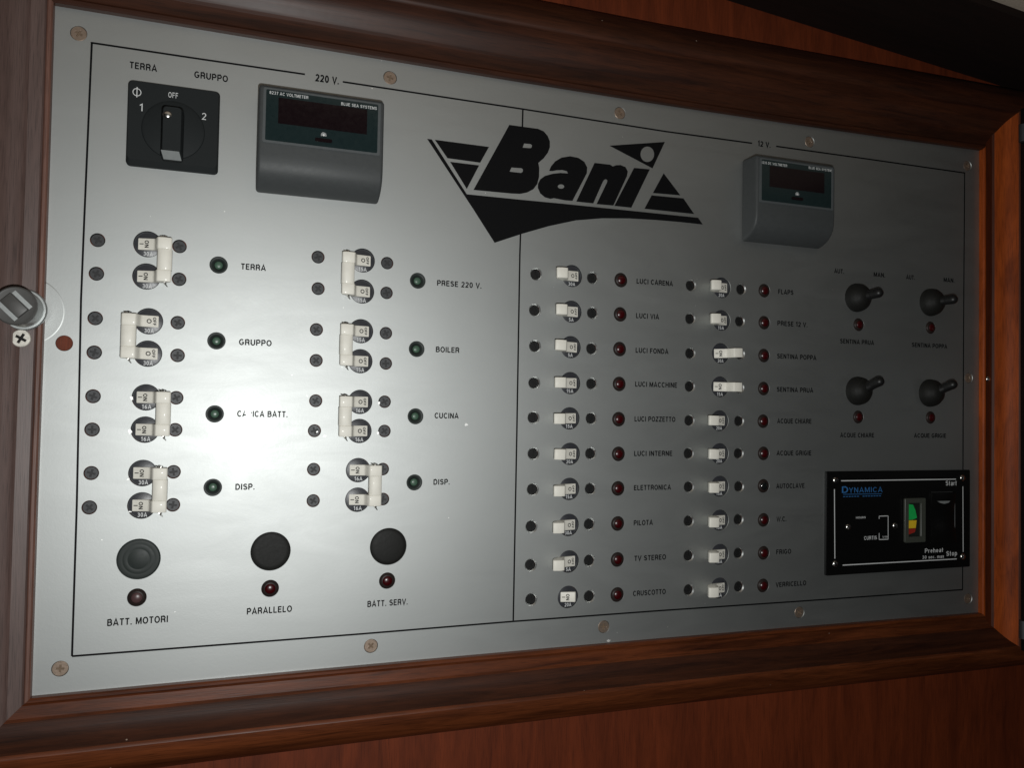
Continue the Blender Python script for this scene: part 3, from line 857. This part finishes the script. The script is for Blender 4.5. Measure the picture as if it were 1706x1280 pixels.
# ------------------------------------------------------------------ breakers
LEVER = [(-5.6, -2.0), (-5.3, -0.9), (3.0, 1.15), (4.2, 2.1), (5.0, 4.6), (5.7, 7.6), (6.5, 8.7), (10.0, 8.9), (13.6, 8.5), (14.3, 7.6), (13.4, 4.8), (10.5, 1.6), (7.0, -0.6), (5.8, -2.0)]
TALL = [(-5.6, -2.0), (-5.3, -0.9), (3.0, 1.15), (4.6, 2.4), (6.4, 6.0), (7.7, 10.8), (8.6, 12.2), (12.2, 12.6), (16.0, 11.9), (16.6, 10.9), (15.0, 7.0), (11.5, 2.0), (7.2, -0.6), (5.8, -2.0)]
STUB = [(-5.6, -2.0), (-5.3, -0.9), (2.6, 1.05), (4.4, 1.9), (5.4, 1.2), (6.0, -0.4), (5.6, -2.0)]
def lever_mesh(prof, s, w=7.0):
    return MB().side([(x * s, h) for x, h in prof], -w / 2, w / 2).mesh('lever', bevel=0.45, segs=2, angle=40, bevel_angle=25)
LEV = {1: lever_mesh(LEVER, 1), -1: lever_mesh(LEVER, -1), 0: lever_mesh(STUB, 1), -2: lever_mesh(TALL, -1, 7.3)}
for me in LEV.values():
    me.materials.append(M['nylon'])
FACE = MB().lathe([(0, -1.1), (7.2, -1.1), (7.75, -1.35), (7.75, -3.0)], n=36).mesh('face_disc')
FACE.materials.append(M['disc'])
def label_h(x, s):
    return -0.82 + 0.247 * (x * s + 5.3) + 0.14
def lever_print(s):
    parts = []
    if s > 0:
        t = text_mesh('ON', 4.4, 2.3, 0.19, place=lambda a, b: (-1.6 + b, label_h(-1.6 + b, s), 2.2 - a))
        dash = MB().add([(-4.5, label_h(-4.5, s), -0.25), (-2.2, label_h(-2.2, s), -0.25), (-2.2, label_h(-2.2, s), 0.25), (-4.5, label_h(-4.5, s), 0.25)], [[0, 1, 2, 3]])
    else:
        t = text_mesh('OFF', 4.9, 1.7, 0.20, place=lambda a, b: (2.3 + b, label_h(2.3 + b, s), 2.45 - a))
        a, b, n = 1.35, 0.85, 20
        vs = []
        for i in range(n):
            c, d = math.cos(2 * math.pi * i / n), math.sin(2 * math.pi * i / n)
            vs += [(0.2 + a * c, label_h(0.2 + a * c, s), a * d), (0.2 + b * c, label_h(0.2 + b * c, s), b * d)]
        dash = MB().add(vs, [[2 * i, 2 * i + 1, (2 * i + 3) % (2 * n), (2 * i + 2) % (2 * n)] for i in range(n)])
    bm = bmesh.new()
    bm.from_mesh(t)
    vv = [bm.verts.new((x * MM, -h * MM, z * MM)) for x, h, z in dash.v]
    for f in dash.f:
        bm.faces.new([vv[i] for i in f])
    bm.to_mesh(t)
    bm.free()
    t.materials.append(M['ink'])
    return t
LEV_PRINT = {1: lever_print(1), -1: lever_print(-1)}
RATE = {}
for rt_ in ('5A', '15A', '16A', '20A', '30A'):
    w = 5.2 if len(rt_) == 3 else 3.6
    RATE[rt_] = text_mesh(rt_, w, 2.5, 0.15, place=lambda a, b, w=w: (a - w / 2, -0.98, -6.9 + b))
    RATE[rt_].materials.append(M['ink_white'])

def pole(t, dz, s, rate, stub=False, tall=False, tilt=0.0):
    """one breaker pole: face disc, lever with its print, rating"""
    part('face_disc', FACE, None, t, (0, 0, dz))
    lv = part('lever', LEV[0 if stub else -2 if tall else s], None, t, (0, 0, dz), tilt, label='white lever broken short' if stub else None)
    part('lettering', LEV_PRINT[s], None, lv)
    part('lettering', RATE[rate], None, t, (0.4 if s > 0 else 0.2, 0, dz))

WASHER = MB()
for k in range(6):
    a = k * math.pi / 3
    WASHER.rod((0, 0, 0), (3.1 * math.cos(a), 3.1 * math.sin(a), 0.0), 0.55, 0.25, n=6)
WASHER.rod((0, 0, -0.4), (0, 0, 0.9), 1.5, 1.3, n=14)
WASHER = WASHER.mesh('star_clip')
WASHER.materials.append(M['steel'])

for name, where, x, z1, z2, s, rate, scr, lampxy in DATA['doubles']:
    zc = (z1 + z2) / 2
    way = 'right' if s > 0 else 'left'
    t = thing('double_breaker', 'double breaker, tied ivory levers thrown %s, in the %s column row %s' % (way, where, name), 'breaker',
              (x, 0, zc), 'double breakers on the left half of the panel')
    for z in (z1, z2):
        pole(t, z - zc, s, rate)
        hole(x, z, 7.95, 36)
    half = (z1 - z2) / 2
    bx = 10.2 * s
    mb = MB()
    sec = [(-4.0, 3.2), (-4.1, 7.2), (-3.3, 8.2), (-1.2, 8.75), (1.2, 8.75), (3.3, 8.2), (4.1, 7.2), (4.0, 3.2)]
    part('tie_bar', MB().side([(bx + a, h) for a, h in sec], -half + 3.45, half - 3.45).mesh('tie_bar', bevel=0.3), M['nylon'], t)
    part('star_clip', WASHER, None, t, (bx, 5.6, half + 3.7), 0.3)
    part('star_clip', WASHER, None, t, (bx, 5.6, -half - 3.9), 0.9)
    for q in scr:
        hole(q[0], q[1], 4.15)
        part('screw', SCREW, None, t, (q[0] - x, -0.45, q[1] - zc), random.uniform(0, 1.5))

for name, col, c, s, rate, scr, lampxy in DATA['singles']:
    x, z = c
    stub = name == 'CRUSCOTTO'
    if stub:
        lab = 'single breaker with its white lever broken off short, in row %s' % name
    else:
        lab = 'single breaker, white lever thrown %s, in the %s column row %s' % ('right' if s > 0 else 'left', col, name)
    t = thing('single_breaker', lab, 'breaker', (x, 0, z), 'single breakers on the right half of the panel')
    pole(t, 0, s, rate, stub, s < 0, -0.045 if name == 'SENTINA POPPA' else random.uniform(-0.025, 0.025))
    hole(x, z, 7.95, 36)
    for q in scr:
        hole(q[0], q[1], 4.5)
        part('countersink', SINK, None, t, (q[0] - x, 0, q[1] - z))
        part('screw', SCREW_DARK, None, t, (q[0] - x, -1.0, q[1] - z), random.uniform(0, 1.5))

# ------------------------------------------------------------------ indicator lamps
BEZ_RED = MB().lathe([(3.1, 0.5), (3.25, 1.35), (3.6, 1.3), (4.3, 0.95), (4.9, 0.4), (5.2, -0.3), (5.25, -1.8)], n=32).mesh('bezel')
LENS_RED = MB().lathe([(0, 2.2), (0.9, 2.14), (1.8, 1.95), (2.5, 1.65), (3.0, 1.25), (3.2, 0.5)], n=28).mesh('lens')
BEZ_GREEN = MB().lathe([(2.4, -2.2), (2.6, -0.9), (3.2, -0.5), (3.6, -0.1), (4.6, 0.2), (5.1, 0.15), (5.25, -0.2), (5.25, -1.8)], n=32).mesh('bezel')
LENS_GREEN = MB().lathe([(0, -0.5), (1.0, -0.55), (1.9, -0.8), (2.4, -1.3), (2.4, -2.3)], n=24).mesh('lens')
def indicator(kind, label, xz, group):
    t = thing('indicator_lamp', label, 'indicator lamp', (xz[0], 0, xz[1]), group)
    hole(xz[0], xz[1], 5.35, 32)
    if kind == 'green':
        bz, ln, lm = BEZ_GREEN, LENS_GREEN, M['green_lens']
    else:
        bz, ln, lm = BEZ_RED, LENS_RED, M[{'red': 'red_lens', 'dark': 'dark_lens', 'mauve': 'mauve_lens'}[kind]]
    part('bezel', bz, M['green_black'] if kind == 'green' else M['smoke_bezel'], t)
    l = part('lens', ln, lm, t)
    l.material_slots[0].link = 'OBJECT'
    l.material_slots[0].material = lm
    return t
GL = 'green indicator lamps beside the double breakers'
RL = 'red indicator lamps beside the single breakers'
for name, where, x, z1, z2, s, rate, scr, p in DATA['doubles']:
    indicator('green', 'small green indicator lamp in the %s column just left of the word %s' % (where, name), p, GL)
for name, col, c, s, rate, scr, p in DATA['singles']:
    if name == 'AUTOCLAVE':
        indicator('dark', 'blackened indicator lamp just left of the word AUTOCLAVE', p, RL)
    else:
        indicator('red', 'dark red indicator lamp between its breaker and the word %s' % name, p, RL)
for name, p, q in DATA['buttons']:
    indicator('mauve' if name == 'BATT. MOTORI' else 'red', '%s indicator lamp under the round black button marked %s' % ('dusty' if name == 'BATT. MOTORI' else 'dark red', name), q, 'indicator lamps under the round buttons')
for name, where, b, tip, q in DATA['toggles']:
    indicator('red', 'dark red indicator lamp under the %s toggle switch, above its marking %s' % (where, name), q, 'indicator lamps under the toggle switches')

# ------------------------------------------------------------------ round push buttons
for name, p, q in DATA['buttons']:
    wells = {'BATT. MOTORI': 'ringed glossy black push button', 'PARALLELO': 'worn flat black push button', 'BATT. SERV.': 'slightly domed black push button'}
    t = thing('push_button', '%s above the lamp marked %s' % (wells[name], name), 'push button', (p[0], 0, p[1]), 'round push buttons along the lower left')
    hole(p[0], p[1], 12.1, 44)
    if name == 'BATT. MOTORI':
        part('cap', MB().lathe([(0, 0.5), (5.8, 0.47), (6.0, 0.40), (6.2, 0.45), (8.5, 0.42), (8.8, 0.34), (9.1, 0.40), (11.2, 0.2), (12.0, -0.5), (12.0, -2.2)], n=48).mesh('cap'), M['green_black'], t)
    elif name == 'PARALLELO':
        part('cap', MB().lathe([(0, 0.5), (9.0, 0.45), (11.2, 0.3), (12.0, -0.3), (12.0, -2.2)], n=48).mesh('cap'), M['rubber'], t)
    else:
        part('cap', MB().lathe([(0, 1.0), (5.0, 0.9), (9.4, 0.5), (11.4, 0.1), (12.0, -0.5), (12.0, -2.2)], n=48).mesh('cap'), M['rubber'], t)

# ------------------------------------------------------------------ toggle switches with rubber boots
for name, where, c, tip, q in DATA['toggles']:
    cx, cz = c[0] - 3.6, c[1] - 0.4
    t = thing('toggle_switch', 'toggle switch in a black rubber boot, %s of four, above the marking %s' % (where, name), 'toggle switch', (cx, 0, cz), 'toggle switches at the right of the panel')
    part('boot', MB().lathe([(0, 11.8), (3.2, 11.4), (5.0, 10.6), (6.2, 9.9), (6.9, 9.1), (8.4, 8.2), (9.4, 7.0), (9.9, 6.2), (10.7, 5.2), (11.2, 3.6), (11.35, 2.4), (11.7, 1.2), (11.7, 0.05)], n=40).mesh('boot', angle=60), M['rubber'], t)
    d = (tip[0] - cx - 0.6, 18.0, tip[1] - cz)
    part('lever', MB().rod((d[0] * 0.2, 6.0, d[2] * 0.2), (d[0] * 0.62, 12.6, d[2] * 0.62), 5.0, 3.7, n=20).rod((d[0] * 0.5, 10.5, d[2] * 0.5), d, 3.6, 3.9, n=20, dome=True).mesh('lever', angle=50), M['toggle_black'], t)

# ------------------------------------------------------------------ rotary selector
t = thing('rotary_switch', 'square black rotary selector switch under the words TERRA and GRUPPO', 'rotary switch', (-294.2, 0, 135.3))
def rounded(x0, x1, z0, z1, r_, n=5):
    out = []
    for cx, cz, a0 in ((x1 - r_, z1 - r_, 0), (x0 + r_, z1 - r_, 90), (x0 + r_, z0 + r_, 180), (x1 - r_, z0 + r_, 270)):
        for i in range(n + 1):
            a = math.radians(a0 + 90 * i / n)
            out.append((cx + r_ * math.cos(a), cz + r_ * math.sin(a)))
    return out
def tapered(outer, inner, h0, h1, h2):
    """base outline rising straight to h1 then sloping in to the inner outline at h2"""
    n = len(outer)
    vs = [(x, h0, z) for x, z in outer] + [(x, h1, z) for x, z in outer] + [(x, h2, z) for x, z in inner]
    fs = [list(range(n))[::-1], list(range(2 * n, 3 * n))]
    for k in (0, 1):
        fs += [[k * n + i, k * n + (i + 1) % n, (k + 1) * n + (i + 1) % n, (k + 1) * n + i] for i in range(n)]
    return MB().add(vs, fs)
part('base_plate', tapered(rounded(-25.8, 25.8, -26.4, 25.0, 2.6), rounded(-24.9, 24.9, -23.0, 24.0, 2.2), 0.05, 2.0, 4.6).mesh('base_plate'), M['switch_grey'], t)
part('collar', MB().lathe([(0, 5.6), (16.4, 5.6), (17.4, 5.2), (17.8, 4.4)], 0.0, -3.0, n=56).mesh('collar'), M['switch_grey'], t)
grip = part('grip', tapered(rounded(-6.0, 6.0, -23.0, 8.5, 2.2), rounded(-4.9, 4.9, -19.5, 7.0, 2.0), 6.6, 13.0, 16.5).mesh('grip'), M['switch_grey'], t)
part('pointer_mark', MB().add([(-4.2, 13.5, -23.6), (5.6, 13.5, -23.6), (4.3, 17.0, -19.2), (-5.6, 17.0, -19.2)], [[0, 1, 2, 3]]).mesh('pointer_mark'), M['pointer'], grip)
part('screw', SMALL_SCREW, None, t, (-2.6, 15.9, 2.2), 0.6)
part('lettering', text_mesh('1', 1.7, 4.4, 0.11), M['ink_white'], t, (-19.0, 4.72, 6.2))
part('lettering', text_mesh('2', 2.6, 4.4, 0.11), M['ink_white'], t, (15.6, 4.72, 5.6))
part('lettering', text_mesh('OFF', 5.4, 3.4, 0.12), M['ink_white'], t, (-3.4, 4.72, 16.6))
part('lettering', curve_mesh('lettering', [circle(0, 0, 2.4, 28), circle(0, 0, 1.95, 28)], 0, 0), M['ink_white'], t, (-20.6, 4.72, 17.2))
part('lettering', curve_mesh('lettering', [[(-0.25, -3.1), (0.25, -3.1), (0.25, 3.1), (-0.25, 3.1)]], 0, 0), M['ink_white'], t, (-20.6, 4.76, 17.2))

# ------------------------------------------------------------------ voltmeters
for k, (md, x0, x1, zb, zt) in enumerate(((DATA['meters'][0], -246.0, -169.4, 100.2, 163.0), (DATA['meters'][1], 112.2, 185.6, 99.9, 163.0))):
    lab = ('larger looking grey voltmeter below the marking 220 V.', 'grey voltmeter in the dim upper right below the marking 12 V.')[k]
    cx = (x0 + x1) / 2
    t = thing('voltmeter', lab, 'voltmeter', (cx, 0, zb), 'digital voltmeters on the panel')
    w = (x1 - x0) / 2
    H = zt - zb
    prof = [(0.0, 0.05), (0.4, 2.5), (1.4, 6.0), (3.0, 9.6), (5.2, 12.8), (8.0, 15.6), (11.5, 17.6), (15.5, 18.6), (20.0, 18.9), (H - 3, 18.9), (H, 18.2), (H + 1.0, 0.05)]
    body = part('body', MB().across(prof, -w, w).mesh('body', bevel=2.4, segs=4, angle=30, bevel_angle=55), M['grey'], t)
    zw = (28.3, 59.6)
    part('bezel', curve_mesh('bezel', [rounded(-w + 2.6, w - 2.6, zw[0] - 1.4, zw[1] + 1.0, 1.0), rounded(-w + 4.2, w - 4.2, zw[0] + 0.1, zw[1], 0.8)], 18.3, 19.7), M['grey_light'], t)
    pane = part('pane', MB().box(-w + 4.1, w - 4.1, 18.0, 19.25, zw[0], zw[1] + 0.1).mesh('pane'), M['pane'], t)
    dz0 = 0.36 * (zw[1] - zw[0]) + zw[0]
    part('display', curve_mesh('display', [[(-w + 11.5, dz0), (w - 11.0, dz0), (w - 11.0, dz0 + 16.0), (-w + 11.5, dz0 + 16.0)]], 19.32, 19.32), M['display'], pane)
    for s, a, b in md['words']:
        part('lettering', text_mesh(s, b[0] - a[0], 1.9, 0.14), M['ink_white'], pane, (a[0] - cx, 19.5, (a[1] + b[1]) / 2 - zb))
    sx, sz = md['sun'][0] - cx, md['sun'][1] - zb
    sun = MB().lathe([(0, 0.1), (0.75, 0.1), (0.75, 0.0)], n=16)
    for i in range(9):
        a = math.radians(-20 + i * 27.5)
        sun.prism(bar((0.95 * math.cos(a), 0.95 * math.sin(a)), (1.75 * math.cos(a), 1.75 * math.sin(a)), 0.28), 0.0, 0.1)
    part('light_symbol', sun.mesh('light_symbol'), M['ink_white'], pane, (sx, 19.42, sz))
    part('button', curve_mesh('button', [rounded(-5.2, 5.2, -1.1, 1.1, 0.9)], 19.2, 20.0), M['display'], t, (sx, 0, sz - 3.4))

# ------------------------------------------------------------------ generator control plate
MO = DATA['module']
ox, oz = 269.0, -119.7
t = thing('generator_control', 'black generator start plate marked DYNAMICA at the lower right', 'control plate', (ox, 0, oz))
rk = MO['rocker']
gg = MO['gauge']
rx0, rx1, rz0, rz1 = rk[0][0] - ox, rk[1][0] - ox, rk[2][1] - oz, rk[0][1] - oz
gx0, gx1, gz0, gz1 = gg[0][0] - ox, gg[1][0] - ox, gg[2][1] - oz, gg[0][1] - oz
part('plate', curve_mesh('plate', [rounded(193.2 - ox, 344.2 - ox, -161.0 - oz, -78.2 - oz, 1.2), rounded(rx0, rx1, rz0, rz1, 1.0)], 0.05, 2.5), M['module'], t)
part('rocker', MB().across([(rz0 + 0.5, 0.3), (rz0 + 0.5, 4.6), (rz0 + 14, 2.8), ((rz0 + rz1) / 2, 1.9), (rz1 - 13, 2.6), (rz1 - 0.5, 4.4), (rz1 - 0.5, 0.3)], rx0 + 0.5, rx1 - 0.5).mesh('rocker', bevel=0.3), M['module'], t)
sl = [(p[0] - ox, p[1] - oz) for p in MO['slit']]
part('rocker_mark', MB().prism(sl[::-1], 3.2, 4.4).mesh('rocker_mark'), M['pointer'], t)
for p in MO['screws']:
    s_ = part('screw', SMALL_SCREW, None, t, (p[0] - ox, 2.6, p[1] - oz), random.uniform(0, 3))
    part('slot', SLOT, None, s_)
for a, b in MO['lines']:
    part('border_line', curve_mesh('border_line', [bar((a[0] - ox, a[1] - oz), (b[0] - ox, b[1] - oz), 0.8)], 2.6, 2.6), M['ink_white'], t)
bk = [(p[0] - ox, p[1] - oz) for p in MO['bracket']]
for a, b in zip(bk, bk[1:]):
    part('bracket_line', curve_mesh('bracket_line', [bar(a, b, 0.6)], 2.6, 2.6), M['ink_white'], t)
for s, a, b, colr, cap in MO['words']:
    if s == 'MARINE GENERATORS':
        part('underline', curve_mesh('underline', [bar((a[0] - ox, a[1] - oz + 1.9), (b[0] - ox, b[1] - oz + 1.9), 0.4)], 2.6, 2.6), M['ink_blue'], t)
        n = 14
        for i in range(n):
            xa = a[0] - ox + (b[0] - a[0]) * i / n
            if i != 6:
                part('underline', curve_mesh('underline', [bar((xa, a[1] - oz), (xa + 2.0, a[1] - oz), 0.55)], 2.6, 2.6), M['ink_blue'], t)
        continue
    if s == 'DYNAMICA':
        part('lettering', text_mesh('D', 6.2, 5.2, 0.15), M['ink_blue'], t, (a[0] - ox, 2.62, (a[1] + b[1]) / 2 - oz))
        s, a = 'YNAMICA', (a[0] + 7.0, a[1])
    part('lettering', text_mesh(s, b[0] - a[0], cap, 0.15 if cap < 4.1 or colr == 'white' else 0.11), M['ink_blue' if colr == 'blue' else 'ink_white'], t, (a[0] - ox, 2.62, (a[1] + b[1]) / 2 - oz))
gf = part('gauge_frame', curve_mesh('gauge_frame', [rounded(gx0, gx1, gz0, gz1, 1.0), rounded(gx0 + 3.6, gx1 - 4.6, gz0 + 4.6, gz1 - 3.8, 0.8)], 2.55, 5.2), M['gauge'], t)
part('gauge_back', MB().box(gx0 + 3.5, gx1 - 4.5, 2.55, 3.0, gz0 + 4.5, gz1 - 3.7).mesh('gauge_back'), M['gauge_back'], gf)
for nm in ('green', 'yellow', 'red'):
    part('scale_band', MB().prism([(p[0] - ox, p[1] - oz) for p in MO[nm]][::-1], 3.05, 3.25).mesh('scale_band'), M[nm], gf, label=nm + ' band of the gauge scale')

part('scale_tick', curve_mesh('scale_tick', [bar((6.4, -5.2), (6.6, 12.5), 0.5)], 3.4, 3.4), M['ink_white'], gf)
part('needle', MB().rod((15.6, 3.9, 1.9), (10.5, 3.9, 0.6), 0.45, 0.3, n=8).mesh('needle'), M['steel'], gf)

# ------------------------------------------------------------------ turn catch at the left edge
t = thing('turn_catch', 'dark round turn catch with a slotted face on the left stile', 'catch', (-369.5, 0, 19.2))
part('flange', MB().lathe([(0, 0.2), (19.0, 0.2), (19.2, 0.2), (19.7, 0.02)], n=72).mesh('flange'), M['plate'], t)
part('collar', MB().lathe([(0, 6.2), (11.2, 6.2), (11.8, 5.6), (11.8, 4.0)], n=56).mesh('collar'), M['satin'], t)
part('barrel', MB().lathe([(10.2, 1.0), (10.2, 24.0), (9.9, 24.6)], n=56).mesh('barrel'), M['satin'], t)
face = part('knob_face', MB().lathe([(0, 24.7), (8.8, 24.7), (9.9, 24.9), (10.6, 24.4), (10.6, 22.6), (10.2, 22.4)], n=56).mesh('knob_face'), M['knob'], t)
g_ = MB().box(-6.2, 6.2, 24.5, 27.6, -3.4, 3.4).mesh('grip', bevel=0.5)
part('grip', g_, M['knob'], t, rot=math.radians(45))
e_ = MB().box(-6.0, 6.0, 24.6, 25.2, -1.1, 1.1).mesh('lit_grip_edge')  # pale strips stand in for light caught on the grip's sides
for s_ in (-1, 1):
    part('lit_grip_edge', e_, M['satin'], face, (s_ * 3.4, 0, s_ * 3.4), rot=math.radians(45))

# ------------------------------------------------------------------ smoked door swung open on the right
t = thing('cabinet_door', 'dark smoked door standing open at the right edge on black hinges', 'door', (384.2, 17, 0))
part('door_leaf', MB().box(0, 6, 0.5, 330, -231, 236).mesh('door_leaf', bevel=0.4), M['acrylic'], t)
for z in (213.5, -212.5):
    hg = part('hinge', MB().box(-1.5, 8, 0.5, 14, -6.5, 6.5).mesh('hinge', bevel=0.8), M['module'], t, (0, 0, z))
    part('knuckle', MB().rod((0, 0, -7.5), (0, 0, 7.5), 3.4, n=18).mesh('knuckle'), M['screw_black'], hg, (-1.0, 4.0, 0))

# ------------------------------------------------------------------ the plate itself, cut with every hole
def grown(poly, d):
    cx = sum(p[0] for p in poly) / len(poly)
    out = []
    for x, z in poly:
        out.append((x + (d if x > 355 else -d if x < -355 else 0), z + (d if z > 195 else -d if z < -198 else 0)))
    return out
part('plate', curve_mesh('plate', [grown(PE, 1.2)] + holes, -2.0, 0.0), M['plate'], panel)
